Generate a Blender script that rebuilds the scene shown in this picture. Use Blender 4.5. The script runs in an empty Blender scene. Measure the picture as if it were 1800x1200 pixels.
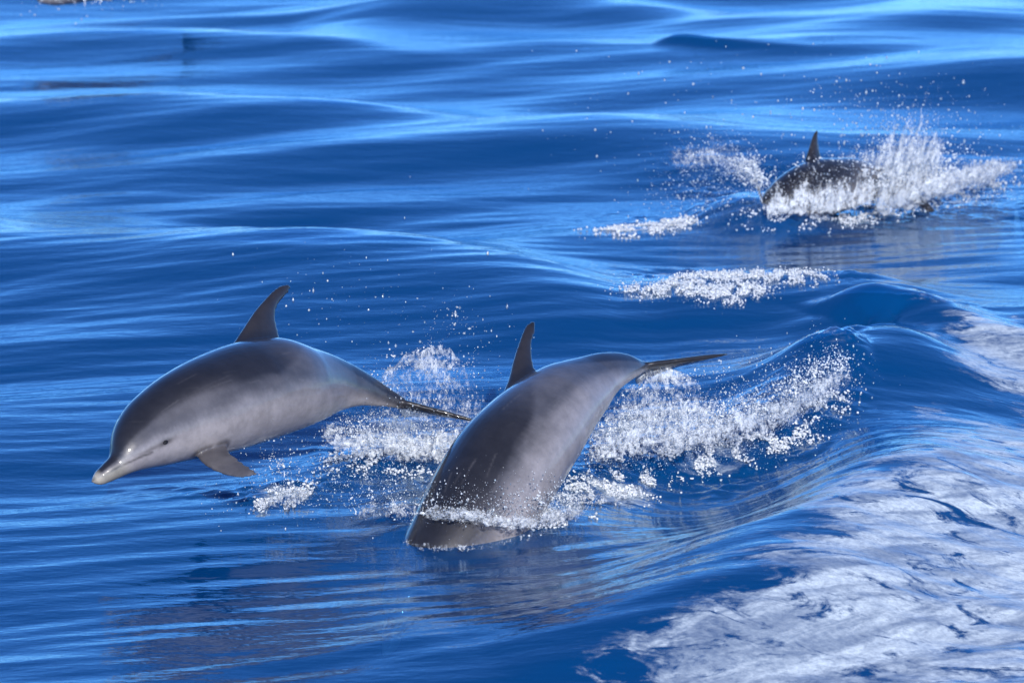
import bpy, math, random
import numpy as np
from mathutils import Vector
from mathutils.bvhtree import BVHTree

# ------------------------------------------------------------------ camera, sky, sun, exposure
scene = bpy.context.scene
COL = scene.collection
PITCH = math.radians(11.5)
CAM_H = 22.0 * math.sin(PITCH)
FPX = 7260.0                       # focal length in pixels of a 1800 px wide frame
cam_data = bpy.data.cameras.new("camera")
cam = bpy.data.objects.new("camera", cam_data)
COL.objects.link(cam)
cam.location = (0, 0, CAM_H)
cam.rotation_euler = (math.radians(90) - PITCH, 0, 0)
cam_data.sensor_width = 36.0
cam_data.lens = FPX / 1800.0 * 36.0
cam_data.clip_start = 0.5
cam_data.clip_end = 8000.0
cam_data.dof.use_dof = True
cam_data.dof.focus_distance = 18.2
cam_data.dof.aperture_fstop = 4.5
scene.camera = cam

SUN_DIR = Vector((0.10, -0.90, 0.36)).normalized()     # towards the sun: behind the boat, fairly low
SUN_EL = math.asin(SUN_DIR.z)
SUN_AZ = math.atan2(SUN_DIR.x, SUN_DIR.y)
world = bpy.data.worlds.new("World")
scene.world = world
world.use_nodes = True
wn = world.node_tree
wn.nodes.clear()
w_out = wn.nodes.new("ShaderNodeOutputWorld")
w_bg = wn.nodes.new("ShaderNodeBackground")
w_sky = wn.nodes.new("ShaderNodeTexSky")
w_sky.sky_type = 'NISHITA'
w_sky.sun_disc = False
w_sky.sun_elevation = SUN_EL
w_sky.sun_rotation = SUN_AZ
w_sky.air_density = 1.0
w_sky.altitude = 3200.0
w_sky.dust_density = 0.0
w_sky.ozone_density = 10.0
w_bg.inputs["Strength"].default_value = 0.15
wn.links.new(w_sky.outputs[0], w_bg.inputs[0])
wn.links.new(w_bg.outputs[0], w_out.inputs[0])
sun_data = bpy.data.lights.new("sun", 'SUN')
sun_data.energy = 4.4
sun_data.angle = math.radians(0.55)
sun_data.color = (1.0, 0.95, 0.89)
sun = bpy.data.objects.new("sun", sun_data)
COL.objects.link(sun)
sun.rotation_euler = SUN_DIR.to_track_quat('Z', 'Y').to_euler()
scene.view_settings.view_transform = 'Standard'
scene.view_settings.look = 'None'
scene.view_settings.exposure = 0.52
scene.view_settings.gamma = 1.0
scene.render.engine = 'CYCLES'
scene.cycles.use_denoising = True
scene.cycles.max_bounces = 10
scene.cycles.transparent_max_bounces = 24
scene.cycles.caustics_reflective = False
scene.cycles.caustics_refractive = False
scene.cycles.sample_clamp_indirect = 6.0

# ------------------------------------------------------------------ helpers: places
FWD = np.array([0.0, math.cos(PITCH), -math.sin(PITCH)])
UPV = np.array([0.0, math.sin(PITCH), math.cos(PITCH)])
RGT = np.array([1.0, 0.0, 0.0])
EYE = np.array([0.0, 0.0, CAM_H])


def ray(px, py):
    return FWD + RGT * ((px - 900.0) / FPX) + UPV * ((600.0 - py) / FPX)


def at_d(px, py, d):
    """point on the line of sight; d names the distance of a spot on the water seen 17 degrees down, laid out again for this camera height"""
    d = CAM_H / math.sin(PITCH + math.asin(6.432 / d) - math.radians(17.0))
    return EYE + ray(px, py) * d


def at_z(px, py, z=0.0):
    r = ray(px, py)
    return EYE + r * ((z - CAM_H) / r[2])


def catmull(P, n):
    """smooth curve through the rows of P, n samples; parameter follows chord length"""
    P = np.asarray(P, float)
    m = len(P)
    seg = np.linalg.norm(np.diff(P[:, :3], axis=0), axis=1) + 1e-6
    t = np.concatenate([[0], np.cumsum(seg)])
    T = np.zeros_like(P)
    for i in range(m):
        if i == 0:
            T[i] = (P[1] - P[0]) / (t[1] - t[0])
        elif i == m - 1:
            T[i] = (P[-1] - P[-2]) / (t[-1] - t[-2])
        else:
            a = (P[i] - P[i - 1]) / (t[i] - t[i - 1])
            b = (P[i + 1] - P[i]) / (t[i + 1] - t[i])
            wa, wb = t[i + 1] - t[i], t[i] - t[i - 1]
            T[i] = (a * wa + b * wb) / (wa + wb)
    q = np.linspace(0, t[-1], n)
    k = np.clip(np.searchsorted(t, q, side='right') - 1, 0, m - 2)
    h = (t[k + 1] - t[k])[:, None]
    u = ((q - t[k]) / (t[k + 1] - t[k]))[:, None]
    return ((2 * u**3 - 3 * u**2 + 1) * P[k] + (u**3 - 2 * u**2 + u) * h * T[k]
            + (-2 * u**3 + 3 * u**2) * P[k + 1] + (u**3 - u**2) * h * T[k + 1])


def sstep(a, b, x):
    t = np.clip((x - a) / (b - a), 0, 1)
    return t * t * (3 - 2 * t)


# ------------------------------------------------------------------ helpers: noise
_prm = np.random.RandomState(7).permutation(512)
_prm = np.concatenate([_prm, _prm, _prm])
_ang = np.random.RandomState(9).rand(512) * 2 * math.pi
_gx, _gy = np.cos(_ang), np.sin(_ang)


def perlin2(x, y, seed=0):
    xi = np.floor(x).astype(np.int64)
    yi = np.floor(y).astype(np.int64)
    xf, yf = x - xi, y - yi
    u = xf**3 * (xf * (xf * 6 - 15) + 10)
    v = yf**3 * (yf * (yf * 6 - 15) + 10)

    def g(ix, iy, dx, dy):
        h = _prm[(_prm[(ix + seed * 17) & 511] + iy + seed * 31) & 511]
        return _gx[h] * dx + _gy[h] * dy
    a = g(xi, yi, xf, yf)
    b = g(xi + 1, yi, xf - 1, yf)
    c = g(xi, yi + 1, xf, yf - 1)
    d = g(xi + 1, yi + 1, xf - 1, yf - 1)
    return ((a + u * (b - a)) + v * ((c + u * (d - c)) - (a + u * (b - a)))) * 1.5


def fbm2(x, y, seed=0, octs=4, gain=0.5):
    s = 0
    a = 1.0
    for k in range(octs):
        s = s + a * perlin2(x * 2**k, y * 2**k, seed + k)
        a *= gain
    return s


def wavey(X, Y, deg, along, across, seed):
    """long-crested noise: crests run along direction deg (0 = along x)"""
    c, s = math.cos(math.radians(deg)), math.sin(math.radians(deg))
    return perlin2((X * c + Y * s) / along, (-X * s + Y * c) / across, seed)


# ------------------------------------------------------------------ helpers: objects
def tag(o, label=None, cat=None, group=None, kind=None):
    if label:
        o["label"] = label
    if cat:
        o["category"] = cat
    if group:
        o["group"] = group
    if kind:
        o["kind"] = kind
    return o


def mesh_np(name, V, F):
    """mesh from numpy vertices and equal-sided faces"""
    me = bpy.data.meshes.new(name)
    V = np.asarray(V, np.float32)
    F = np.asarray(F, np.int32)
    n, k = F.shape
    me.vertices.add(len(V))
    me.vertices.foreach_set("co", V.ravel())
    me.loops.add(n * k)
    me.loops.foreach_set("vertex_index", F.ravel())
    me.polygons.add(n)
    me.polygons.foreach_set("loop_start", np.arange(0, n * k, k, dtype=np.int32))
    me.polygons.foreach_set("use_smooth", np.ones(n, bool))
    me.update(calc_edges=True)
    return me


def link(name, me, mat=None, parent=None):
    o = bpy.data.objects.new(name, me)
    COL.objects.link(o)
    if mat:
        if len(me.materials):
            me.materials[0] = mat
        else:
            me.materials.append(mat)
    if parent:
        o.parent = parent
    return o


def new_mat(name):
    m = bpy.data.materials.new(name)
    m.use_nodes = True
    m.node_tree.nodes.clear()
    return m, m.node_tree.nodes, m.node_tree.links


# ------------------------------------------------------------------ materials
def math_node(N, L, op, a, b=None, c=None, clamp=False):
    n = N.new("ShaderNodeMath")
    n.operation = op
    n.use_clamp = clamp
    for i, v in enumerate((a, b, c)):
        if v is None:
            continue
        if isinstance(v, (int, float)):
            n.inputs[i].default_value = v
        else:
            L.new(v, n.inputs[i])
    return n.outputs[0]


def map_range(N, L, v, a, b, c=0.0, d=1.0):
    n = N.new("ShaderNodeMapRange")
    n.interpolation_type = 'SMOOTHSTEP'
    L.new(v, n.inputs[0])
    n.inputs[1].default_value = a
    n.inputs[2].default_value = b
    n.inputs[3].default_value = c
    n.inputs[4].default_value = d
    return n.outputs[0]


def noise_node(N, L, vec, scale, detail=4.0, rough=0.55, stretch=None, dist=0.0):
    if stretch:
        mp = N.new("ShaderNodeMapping")
        mp.inputs["Scale"].default_value = stretch
        L.new(vec, mp.inputs["Vector"])
        vec = mp.outputs[0]
    n = N.new("ShaderNodeTexNoise")
    n.inputs["Scale"].default_value = scale
    n.inputs["Detail"].default_value = detail
    n.inputs["Roughness"].default_value = rough
    n.inputs["Distortion"].default_value = dist
    L.new(vec, n.inputs["Vector"])
    return n.outputs[0]


def make_water():
    m, N, L = new_mat("sea_water")
    out = N.new("ShaderNodeOutputMaterial")
    tc = N.new("ShaderNodeTexCoord")
    vec = tc.outputs["Object"]
    # micro ripples
    fine = noise_node(N, L, vec, 20.0, 3.0, 0.55, (0.40, 1.0, 1.0))
    bump = N.new("ShaderNodeBump")
    bump.inputs["Strength"].default_value = 0.5
    bump.inputs["Distance"].default_value = 0.006
    L.new(fine, bump.inputs["Height"])
    # body of the water: blue back-scatter plus a clear share that shows what swims under it
    dif = N.new("ShaderNodeBsdfDiffuse")
    dif.inputs["Color"].default_value = (0.0004, 0.078, 0.275, 1)
    tra = N.new("ShaderNodeBsdfTransparent")
    tra.inputs["Color"].default_value = (0.55, 0.80, 0.95, 1)
    body = N.new("ShaderNodeMixShader")
    body.inputs[0].default_value = 0.45
    L.new(dif.outputs[0], body.inputs[1])
    L.new(tra.outputs[0], body.inputs[2])
    glo = N.new("ShaderNodeBsdfGlossy")
    glo.inputs["Color"].default_value = (0.84, 0.96, 1.0, 1)
    glo.inputs["Roughness"].default_value = 0.014
    L.new(bump.outputs[0], glo.inputs["Normal"])
    fr = N.new("ShaderNodeFresnel")
    fr.inputs["IOR"].default_value = 1.45
    L.new(bump.outputs[0], fr.inputs["Normal"])
    wat = N.new("ShaderNodeMixShader")
    geo = N.new("ShaderNodeNewGeometry")
    front = math_node(N, L, 'SUBTRACT', 1.0, geo.outputs["Backfacing"])
    L.new(math_node(N, L, 'MULTIPLY', fr.outputs[0], front), wat.inputs[0])
    L.new(body.outputs[0], wat.inputs[1])
    L.new(glo.outputs[0], wat.inputs[2])
    # foam lying on the surface
    at = N.new("ShaderNodeAttribute")
    at.attribute_name = "foam"
    big = noise_node(N, L, vec, 3.4, 6.0, 0.60, (0.50, 1.0, 1.0), 0.5)
    lens = noise_node(N, L, vec, 6.5, 5.0, 0.62, (0.50, 0.8, 1.0), 1.2)
    cells = noise_node(N, L, vec, 55.0, 4.0, 0.7, (0.7, 0.7, 1.0), 0.3)
    lace = noise_node(N, L, vec, 19.0, 5.0, 0.65, (0.6, 0.8, 1.0), 1.0)
    # soft film of bubbles, torn open in sharp-edged holes
    s = math_node(N, L, 'MULTIPLY_ADD', math_node(N, L, 'SUBTRACT', big, 0.5), 1.2, at.outputs["Fac"])
    s = math_node(N, L, 'MULTIPLY_ADD', math_node(N, L, 'SUBTRACT', lace, 0.5), 1.1, s)
    soft = map_range(N, L, s, 0.15, 0.85, 0.0, 1.0)
    hl = math_node(N, L, 'MULTIPLY_ADD', at.outputs["Fac"], 0.30, math_node(N, L, 'MULTIPLY_ADD', math_node(N, L, 'SUBTRACT', cells, 0.5), 0.10, lens))
    hole = map_range(N, L, hl, 0.575, 0.715)
    mpz = N.new("ShaderNodeMapping")
    mpz.inputs["Rotation"].default_value = (0, 0, math.radians(-38))
    L.new(vec, mpz.inputs["Vector"])
    thin = map_range(N, L, noise_node(N, L, mpz.outputs[0], 7.0, 5.0, 0.6, (0.22, 1.0, 1.0), 0.7), 0.36, 0.64, 0.40, 1.0)
    soft = math_node(N, L, 'MULTIPLY', soft, thin)
    grain = map_range(N, L, cells, 0.30, 0.70, 0.62, 1.0)
    on = map_range(N, L, at.outputs["Fac"], 0.02, 0.25)
    fo = math_node(N, L, 'MULTIPLY', soft, on)
    fo = math_node(N, L, 'MULTIPLY', fo, hole)
    fo = math_node(N, L, 'MULTIPLY', fo, grain)
    fo = math_node(N, L, 'MULTIPLY', fo, 0.92)
    fb = N.new("ShaderNodeBump")
    fb.inputs["Strength"].default_value = 0.5
    fb.inputs["Distance"].default_value = 0.010
    L.new(lace, fb.inputs["Height"])
    foam = N.new("ShaderNodeBsdfPrincipled")
    foam.inputs["Base Color"].default_value = (0.72, 0.81, 0.85, 1)
    foam.inputs["Roughness"].default_value = 0.55
    L.new(fb.outputs[0], foam.inputs["Normal"])
    mix = N.new("ShaderNodeMixShader")
    L.new(fo, mix.inputs[0])
    L.new(wat.outputs[0], mix.inputs[1])
    L.new(foam.outputs[0], mix.inputs[2])
    L.new(mix.outputs[0], out.inputs["Surface"])
    ab = N.new("ShaderNodeVolumeAbsorption")
    ab.inputs["Color"].default_value = (0.35, 0.60, 0.80, 1)
    ab.inputs["Density"].default_value = 1.1
    L.new(ab.outputs[0], out.inputs["Volume"])
    return m


def make_splash(name, white, scale=40.0):
    """broken water: frothy white where it is full of air, clear and glossy elsewhere"""
    m, N, L = new_mat(name)
    out = N.new("ShaderNodeOutputMaterial")
    tc = N.new("ShaderNodeTexCoord")
    nz = noise_node(N, L, tc.outputs["Object"], scale, 5.0, 0.65)
    fac = map_range(N, L, nz, 0.62 - 0.34 * white, 0.80 - 0.34 * white)
    tra = N.new("ShaderNodeBsdfTransparent")
    tra.inputs["Color"].default_value = (0.80, 0.90, 0.97, 1)
    glo = N.new("ShaderNodeBsdfGlossy")
    glo.inputs["Roughness"].default_value = 0.08
    fr = N.new("ShaderNodeFresnel")
    fr.inputs["IOR"].default_value = 1.45
    clear = N.new("ShaderNodeMixShader")
    L.new(fr.outputs[0], clear.inputs[0])
    L.new(tra.outputs[0], clear.inputs[1])
    L.new(glo.outputs[0], clear.inputs[2])
    foam = N.new("ShaderNodeBsdfPrincipled")
    foam.inputs["Base Color"].default_value = (0.84, 0.88, 0.92, 1)
    foam.inputs["Roughness"].default_value = 0.22
    foam.inputs["Specular IOR Level"].default_value = 0.6
    trl = N.new("ShaderNodeBsdfTranslucent")
    trl.inputs["Color"].default_value = (0.72, 0.80, 0.90, 1)
    fm = N.new("ShaderNodeMixShader")
    fm.inputs[0].default_value = 0.35
    L.new(foam.outputs[0], fm.inputs[1])
    L.new(trl.outputs[0], fm.inputs[2])
    mix = N.new("ShaderNodeMixShader")
    L.new(fac, mix.inputs[0])
    L.new(clear.outputs[0], mix.inputs[1])
    L.new(fm.outputs[0], mix.inputs[2])
    L.new(mix.outputs[0], out.inputs["Surface"])
    return m


def make_veil():
    """thin torn films of spray: speckled white where dense, clear elsewhere"""
    m, N, L = new_mat("spray_veil")
    out = N.new("ShaderNodeOutputMaterial")
    tc = N.new("ShaderNodeTexCoord")
    at = N.new("ShaderNodeAttribute")
    at.attribute_name = "dens"
    big = noise_node(N, L, tc.outputs["Object"], 17.0, 5.0, 0.65, (1.0, 0.6, 0.5), 1.4)
    fine = noise_node(N, L, tc.outputs["Object"], 75.0, 4.0, 0.75, (1.0, 1.0, 0.55), 0.6)
    s = math_node(N, L, 'MULTIPLY_ADD', math_node(N, L, 'SUBTRACT', big, 0.5), 3.6, at.outputs["Fac"])
    s = math_node(N, L, 'MULTIPLY_ADD', math_node(N, L, 'SUBTRACT', fine, 0.5), 3.0, s)
    on = map_range(N, L, at.outputs["Fac"], 0.02, 0.22)
    fac = math_node(N, L, 'MULTIPLY', map_range(N, L, s, 0.62, 1.55, 0.0, 0.62), on)
    bp = N.new("ShaderNodeBump")
    bp.inputs["Strength"].default_value = 0.6
    bp.inputs["Distance"].default_value = 0.004
    L.new(s, bp.inputs["Height"])
    tra = N.new("ShaderNodeBsdfTransparent")
    b = N.new("ShaderNodeBsdfPrincipled")
    b.inputs["Base Color"].default_value = (0.74, 0.79, 0.84, 1)
    b.inputs["Roughness"].default_value = 0.16
    b.inputs["Specular IOR Level"].default_value = 0.7
    L.new(bp.outputs[0], b.inputs["Normal"])
    trl = N.new("ShaderNodeBsdfTranslucent")
    trl.inputs["Color"].default_value = (0.70, 0.78, 0.88, 1)
    fm = N.new("ShaderNodeMixShader")
    fm.inputs[0].default_value = 0.18
    L.new(b.outputs[0], fm.inputs[1])
    L.new(trl.outputs[0], fm.inputs[2])
    mix = N.new("ShaderNodeMixShader")
    L.new(fac, mix.inputs[0])
    L.new(tra.outputs[0], mix.inputs[1])
    L.new(fm.outputs[0], mix.inputs[2])
    L.new(mix.outputs[0], out.inputs["Surface"])
    return m


def make_skin(name, film=0.0):
    m, N, L = new_mat(name)
    out = N.new("ShaderNodeOutputMaterial")
    at = N.new("ShaderNodeAttribute")
    at.attribute_name = "pigment"
    tc = N.new("ShaderNodeTexCoord")
    mott = noise_node(N, L, tc.outputs["Object"], 11.0, 9.0, 0.72)
    k = map_range(N, L, mott, 0.25, 0.75, 0.74, 1.20)
    mul = N.new("ShaderNodeVectorMath")
    mul.operation = 'SCALE'
    L.new(at.outputs["Color"], mul.inputs[0])
    L.new(k, mul.inputs["Scale"])
    # faint pale rake marks and wet streaks
    rake = noise_node(N, L, tc.outputs["Object"], 38.0, 2.0, 0.5, (0.22, 0.22, 1.6), 0.6)
    rk = map_range(N, L, rake, 0.66, 0.90, 0.0, 0.06)
    mr = N.new("ShaderNodeMix")
    mr.data_type = 'RGBA'
    L.new(rk, mr.inputs[0])
    L.new(mul.outputs[0], mr.inputs[6])
    mr.inputs[7].default_value = (0.30, 0.29, 0.31, 1)
    fine = noise_node(N, L, tc.outputs["Object"], 26.0, 4.0, 0.5)
    bp = N.new("ShaderNodeBump")
    bp.inputs["Strength"].default_value = 0.22 + film
    bp.inputs["Distance"].default_value = 0.004
    L.new(fine, bp.inputs["Height"])
    b = N.new("ShaderNodeBsdfPrincipled")
    L.new(mr.outputs[2], b.inputs["Base Color"])
    b.inputs["Roughness"].default_value = 0.42
    b.inputs["Specular IOR Level"].default_value = 0.35
    b.inputs["Coat Weight"].default_value = 1.0
    b.inputs["Coat Roughness"].default_value = 0.06
    b.inputs["Coat IOR"].default_value = 1.33
    b.inputs["Subsurface Weight"].default_value = 0.0
    L.new(bp.outputs[0], b.inputs["Normal"])
    L.new(bp.outputs[0], b.inputs["Coat Normal"])
    L.new(b.outputs[0], out.inputs["Surface"])
    return m


def make_plain(name, col, rough):
    m, N, L = new_mat(name)
    out = N.new("ShaderNodeOutputMaterial")
    b = N.new("ShaderNodeBsdfPrincipled")
    tc = N.new("ShaderNodeTexCoord")
    nz = noise_node(N, L, tc.outputs["Object"], 60.0, 2.0, 0.5)
    rp = N.new("ShaderNodeMix")
    rp.data_type = 'RGBA'
    L.new(nz, rp.inputs[0])
    rp.inputs[6].default_value = (col[0] * 0.7, col[1] * 0.7, col[2] * 0.7, 1)
    rp.inputs[7].default_value = (*col, 1)
    L.new(rp.outputs[2], b.inputs["Base Color"])
    b.inputs["Roughness"].default_value = rough
    L.new(b.outputs[0], out.inputs["Surface"])
    return m


M_WATER = make_water()
M_FROTH = make_splash("frothy_water", 0.80, 120.0)
M_SHEET = make_splash("water_sheet", 0.34, 38.0)
M_DROP = make_splash("water_droplet", 0.62, 90.0)
M_VEIL = make_veil()
M_SKIN = make_skin("wet_dolphin_skin")
M_FILM = make_skin("dolphin_skin_under_water_film", 0.5)
M_EYE = make_plain("dark_eye", (0.012, 0.010, 0.010), 0.08)

# ------------------------------------------------------------------ the sea surface
def xs_growing(lo, hi, step, far, ratio):
    mid = np.arange(lo, hi + step * 0.5, step)
    out = []
    s, x = step, mid[-1]
    while x < far:
        s *= ratio
        x += s
        out.append(x)
    return mid, np.array(out)


mid, right = xs_growing(-5.2, 5.2, 0.0250, 3000.0, 1.14)
GX = np.concatenate([-right[::-1], mid, right])
mid_y, far_y = [], []
y, s = 14.2, 0.0135
while y < 39.5:
    mid_y.append(y)
    s = 0.0145 + (y - 14.2) * 0.00105
    y += s
mid_y = np.array(mid_y)
while y < 6000:
    s *= 1.14
    y += s
    far_y.append(y)
near_y = []
y, s = 14.2, 0.0135
while y > -200:
    s *= 1.16
    y -= s
    near_y.append(y)
GY = np.concatenate([np.array(near_y)[::-1], mid_y, np.array(far_y)])
SX = np.gradient(GX)
SY = np.gradient(GY)


def crest(X, Y, pts, sf, sb):
    """long wave crest through pixel points (px, py, height): front (towards the boat) and back widths"""
    W = np.array([list(at_z(p[0], p[1], p[2])) for p in pts])
    o = np.argsort(W[:, 0])
    W = W[o]
    n = 120
    C = catmull(np.c_[W[:, 0], W[:, 1], W[:, 2]], n)
    yc = np.interp(X, C[:, 0], C[:, 1])
    a = np.interp(X, C[:, 0], C[:, 2])
    e = np.clip(np.maximum(C[0, 0] - X, X - C[-1, 0]), 0, None)
    a = a * np.exp(-(e / 1.2) ** 2)
    d = Y - yc
    return a * np.exp(-0.5 * (d / np.where(d < 0, sf * 1.35, sb * 1.35)) ** 2)


def ridge(X, Y, pts, sl, sr):
    """ridge along a free polyline of pixel points (px, py, height); sl/sr widths left/right of travel"""
    W = np.array([list(at_z(p[0], p[1], p[2])) for p in pts])
    C = catmull(W, 40)
    best = np.full(X.shape, 1e9)
    amp = np.zeros(X.shape)
    side = np.zeros(X.shape)
    for i in range(len(C) - 1):
        a, b = C[i], C[i + 1]
        dx, dy = b[0] - a[0], b[1] - a[1]
        L2 = dx * dx + dy * dy + 1e-9
        t = np.clip(((X - a[0]) * dx + (Y - a[1]) * dy) / L2, 0, 1)
        ex, ey = X - (a[0] + t * dx), Y - (a[1] + t * dy)
        dd = ex * ex + ey * ey
        m = dd < best
        best = np.where(m, dd, best)
        amp = np.where(m, a[2] + t * (b[2] - a[2]), amp)
        side = np.where(m, (dx * ey - dy * ex) / (math.sqrt(L2) * np.sqrt(dd + 1e-9)), side)
    d = np.sqrt(best)
    w = (sr + (sl - sr) * (0.5 + 0.5 * side)) * 1.15
    return amp * np.exp(-0.5 * (d / w) ** 2)


def patch(X, Y, px, py, rx, ry, soft=1.0, z=0.0):
    """soft elliptical patch given in picture size, laid on the water"""
    c = at_z(px, py, z)
    ppm = FPX / np.dot(c - EYE, FWD)
    ax = rx / ppm
    ay = ry / ppm / math.sin(math.atan2(CAM_H, c[1]))
    q = np.sqrt(((X - c[0]) / ax) ** 2 + ((Y - c[1]) / ay) ** 2)
    return 1 - sstep(1 - 0.5 * soft, 1 + 0.5 * soft, q)


def poly_sd(X, Y, pts):
    """signed distance (positive inside) to a polygon of pixel points on the water"""
    W = np.array([at_z(p[0], p[1], 0.14)[:2] for p in pts])
    best = np.full(X.shape, 1e9)
    inside = np.zeros(X.shape, bool)
    n = len(W)
    for i in range(n):
        a, b = W[i], W[(i + 1) % n]
        dx, dy = b - a
        t = np.clip(((X - a[0]) * dx + (Y - a[1]) * dy) / (dx * dx + dy * dy + 1e-9), 0, 1)
        best = np.minimum(best, (X - a[0] - t * dx) ** 2 + (Y - a[1] - t * dy) ** 2)
        c = ((a[1] > Y) != (b[1] > Y)) & (X < (b[0] - a[0]) * (Y - a[1]) / (b[1] - a[1] + 1e-12) + a[0])
        inside ^= c
    d = np.sqrt(best)
    return np.where(inside, d, -d)


TURB = [  # rough broken water: px, py, rx, ry, strength
    (700, 800, 150, 40, 0.9), (620, 850, 190, 40, 0.6), (480, 870, 90, 22, 0.7), (350, 862, 110, 18, 0.45),
    (1150, 790, 170, 45, 1.0), (1330, 760, 170, 50, 1.0), (1230, 815, 110, 30, 0.9), (1070, 850, 80, 32, 0.9),
    (1470, 680, 60, 50, 0.9), (900, 905, 130, 28, 0.6), (690, 890, 70, 30, 0.5),
    (1280, 495, 170, 26, 1.0), (1200, 385, 150, 20, 0.7), (1620, 350, 170, 40, 0.9), (1280, 330, 110, 45, 0.5),
    (1510, 545, 40, 28, 0.5), (1640, 575, 90, 18, 0.5), (1700, 640, 110, 20, 0.4),
]
FOAM_POLY = [(1640, 690), (1700, 700), (1900, 660), (2100, 700), (2100, 1400), (700, 1400), (960, 1195), (1080, 1130), (1250, 1060),
             (1320, 990), (1390, 920), (1475, 850), (1570, 770)]
FOAMS = [  # surface foam patches: px, py, rx, ry, strength
    (1765, 645, 120, 58, 0.78), (1660, 640, 70, 12, 0.6), (1690, 590, 110, 12, 0.45),
    (1260, 495, 150, 24, 0.55), (1410, 482, 60, 10, 0.4), (1140, 400, 90, 10, 0.5), (1620, 345, 150, 30, 0.5),
    (730, 775, 130, 30, 0.75), (1130, 760, 130, 34, 0.6), (1320, 740, 130, 24, 0.42), (1080, 860, 80, 18, 0.6),
    (500, 875, 50, 12, 0.6), (940, 895, 90, 26, 0.7), (1240, 800, 110, 18, 0.4), (1460, 680, 40, 20, 0.4),
]


def sea_fields(X, Y, fx=None, fy=None):
    """height, foam and roughness of the sea"""
    sp = np.zeros(X.shape) + 0.0175 if fx is None else np.maximum(fx, fy)
    fy_ = np.zeros(X.shape) + 0.014 if fy is None else fy

    def lod(size):
        return np.clip((size / sp - 1.5) / 3.0, 0, 1)
    h = np.zeros(X.shape)
    # swell crests
    h += crest(X, Y, [(-400, 372, .15), (0, 386, .17), (250, 402, .16), (520, 425, .18), (760, 440, .18), (1000, 487, .13), (1150, 530, .03)], 0.75, 0.42)
    h += crest(X, Y, [(-400, 190, .10), (0, 186, .12), (450, 176, .17), (800, 190, .17), (1170, 218, .14), (1500, 250, .05)], 0.8, 0.45)
    h += crest(X, Y, [(-300, 62, .10), (0, 60, .12), (450, 66, .12), (900, 108, .08), (1300, 105, .09), (1800, 108, .09), (2200, 110, .08)], 0.7, 0.4)
    h += crest(X, Y, [(1145, 92, .01), (1180, 78, .07), (1260, 86, .06), (1430, 99, .01)], 0.09, 0.2)
    h += crest(X, Y, [(500, 60, .0), (620, 30, .08), (900, -10, .12), (1300, 14, .12), (1800, -6, .10)], 0.7, 0.5)
    # crest of the wake wave right of the dolphins
    h += crest(X, Y, [(1080, 520, .02), (1200, 506, .10), (1330, 494, .11), (1480, 491, .14), (1560, 501, .13), (1660, 527, .10), (1760, 541, .09), (2000, 535, .08)], 0.55, 0.30)
    h += ridge(X, Y, [(1455, 575, .05), (1480, 540, .15), (1530, 522, .20), (1590, 535, .16), (1700, 580, .10), (1850, 610, .07)], 0.15, 0.22)
    # dark lump and the smooth wall running down to the boat's foam
    h += ridge(X, Y, [(1440, 645, .10), (1490, 622, .10), (1545, 615, .12), (1600, 650, .08)], 0.20, 0.26)
    h += ridge(X, Y, [(1590, 640, .12), (1580, 750, .21), (1520, 830, .25), (1430, 920, .22), (1300, 1025, .17), (1090, 1110, .10), (850, 1165, .03)], 0.42, 0.34)
    h += ridge(X, Y, [(1450, 640, .02), (1488, 612, .05), (1540, 602, .07), (1590, 630, .03)], 0.10, 0.13)
    h += -0.12 * patch(X, Y, 1300, 890, 220, 70, 1.8)
    # low heap of water thrown up along the dolphins' track
    h += ridge(X, Y, [(520, 840, .02), (660, 790, .09), (800, 790, .10), (960, 810, .08), (1100, 770, .10), (1300, 730, .12), (1450, 660, .10)], 0.16, 0.22)
    h += 0.05 * patch(X, Y, 770, 905, 90, 34, 1.7)
    h += 0.14 * patch(X, Y, 1330, 384, 90, 24, 1.7) 
    # wind waves
    mod = 0.65 + 0.5 * perlin2(X / 3.1, Y / 3.7, 51)
    glass = 1 - 0.62 * np.maximum(patch(X, Y, 850, 1020, 230, 90, 1.6), patch(X, Y, 400, 1060, 300, 110, 1.6))
    mod = mod * glass
    h += 0.105 * wavey(X, Y, 18, 3.8, 1.7, 1) * lod(1.1) * glass
    h += 0.052 * wavey(X, Y, 29, 2.4, 0.90, 2) * lod(0.6) * mod
    h += 0.015 * wavey(X, Y, 22, 1.3, 0.42, 3) * lod(0.3) * mod * (1 - 0.4 * sstep(24, 27, Y))
    calm = 1 - 0.5 * sstep(24.5, 27.5, Y)
    h += 0.0070 * wavey(X, Y, 11, 0.70, 0.17, 4) * lod(0.13) * calm
    h += 0.0046 * wavey(X, Y, 6, 0.42, 0.080, 5) * lod(0.06) * calm * (0.7 + 0.8 * perlin2(X / 0.9, Y / 1.4, 52))
    # broken water
    tb = np.zeros(X.shape)
    for p in TURB:
        tb = np.maximum(tb, p[4] * patch(X, Y, p[0], p[1], p[2], p[3], 1.3))
    tb *= np.clip(0.75 + 1.1 * perlin2(X / 0.22, Y / 0.30, 61), 0.1, 1.3)
    rough = 0.050 * np.abs(fbm2(X / 0.20, Y / 0.22, 63, 2)) + 0.026 * (0.6 - np.abs(fbm2(X / 0.085, Y / 0.095, 70, 2, 0.6)))
    h += tb * rough * lod(0.09)
    # foam
    sd = poly_sd(X, Y, FOAM_POLY)
    wob = 0.16 * fbm2(X / 0.5, Y / 0.6, 80, 3)
    f = sstep(-0.25, 0.40, sd + wob) * (0.80 - 0.20 * sstep(1.0, 2.4, sd))
    h += f * (0.016 * fbm2(X / 0.40, Y / 0.34, 84, 3) + 0.03 * np.abs(perlin2(X / 0.9, Y / 0.5, 88))) * lod(0.1)
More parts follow.
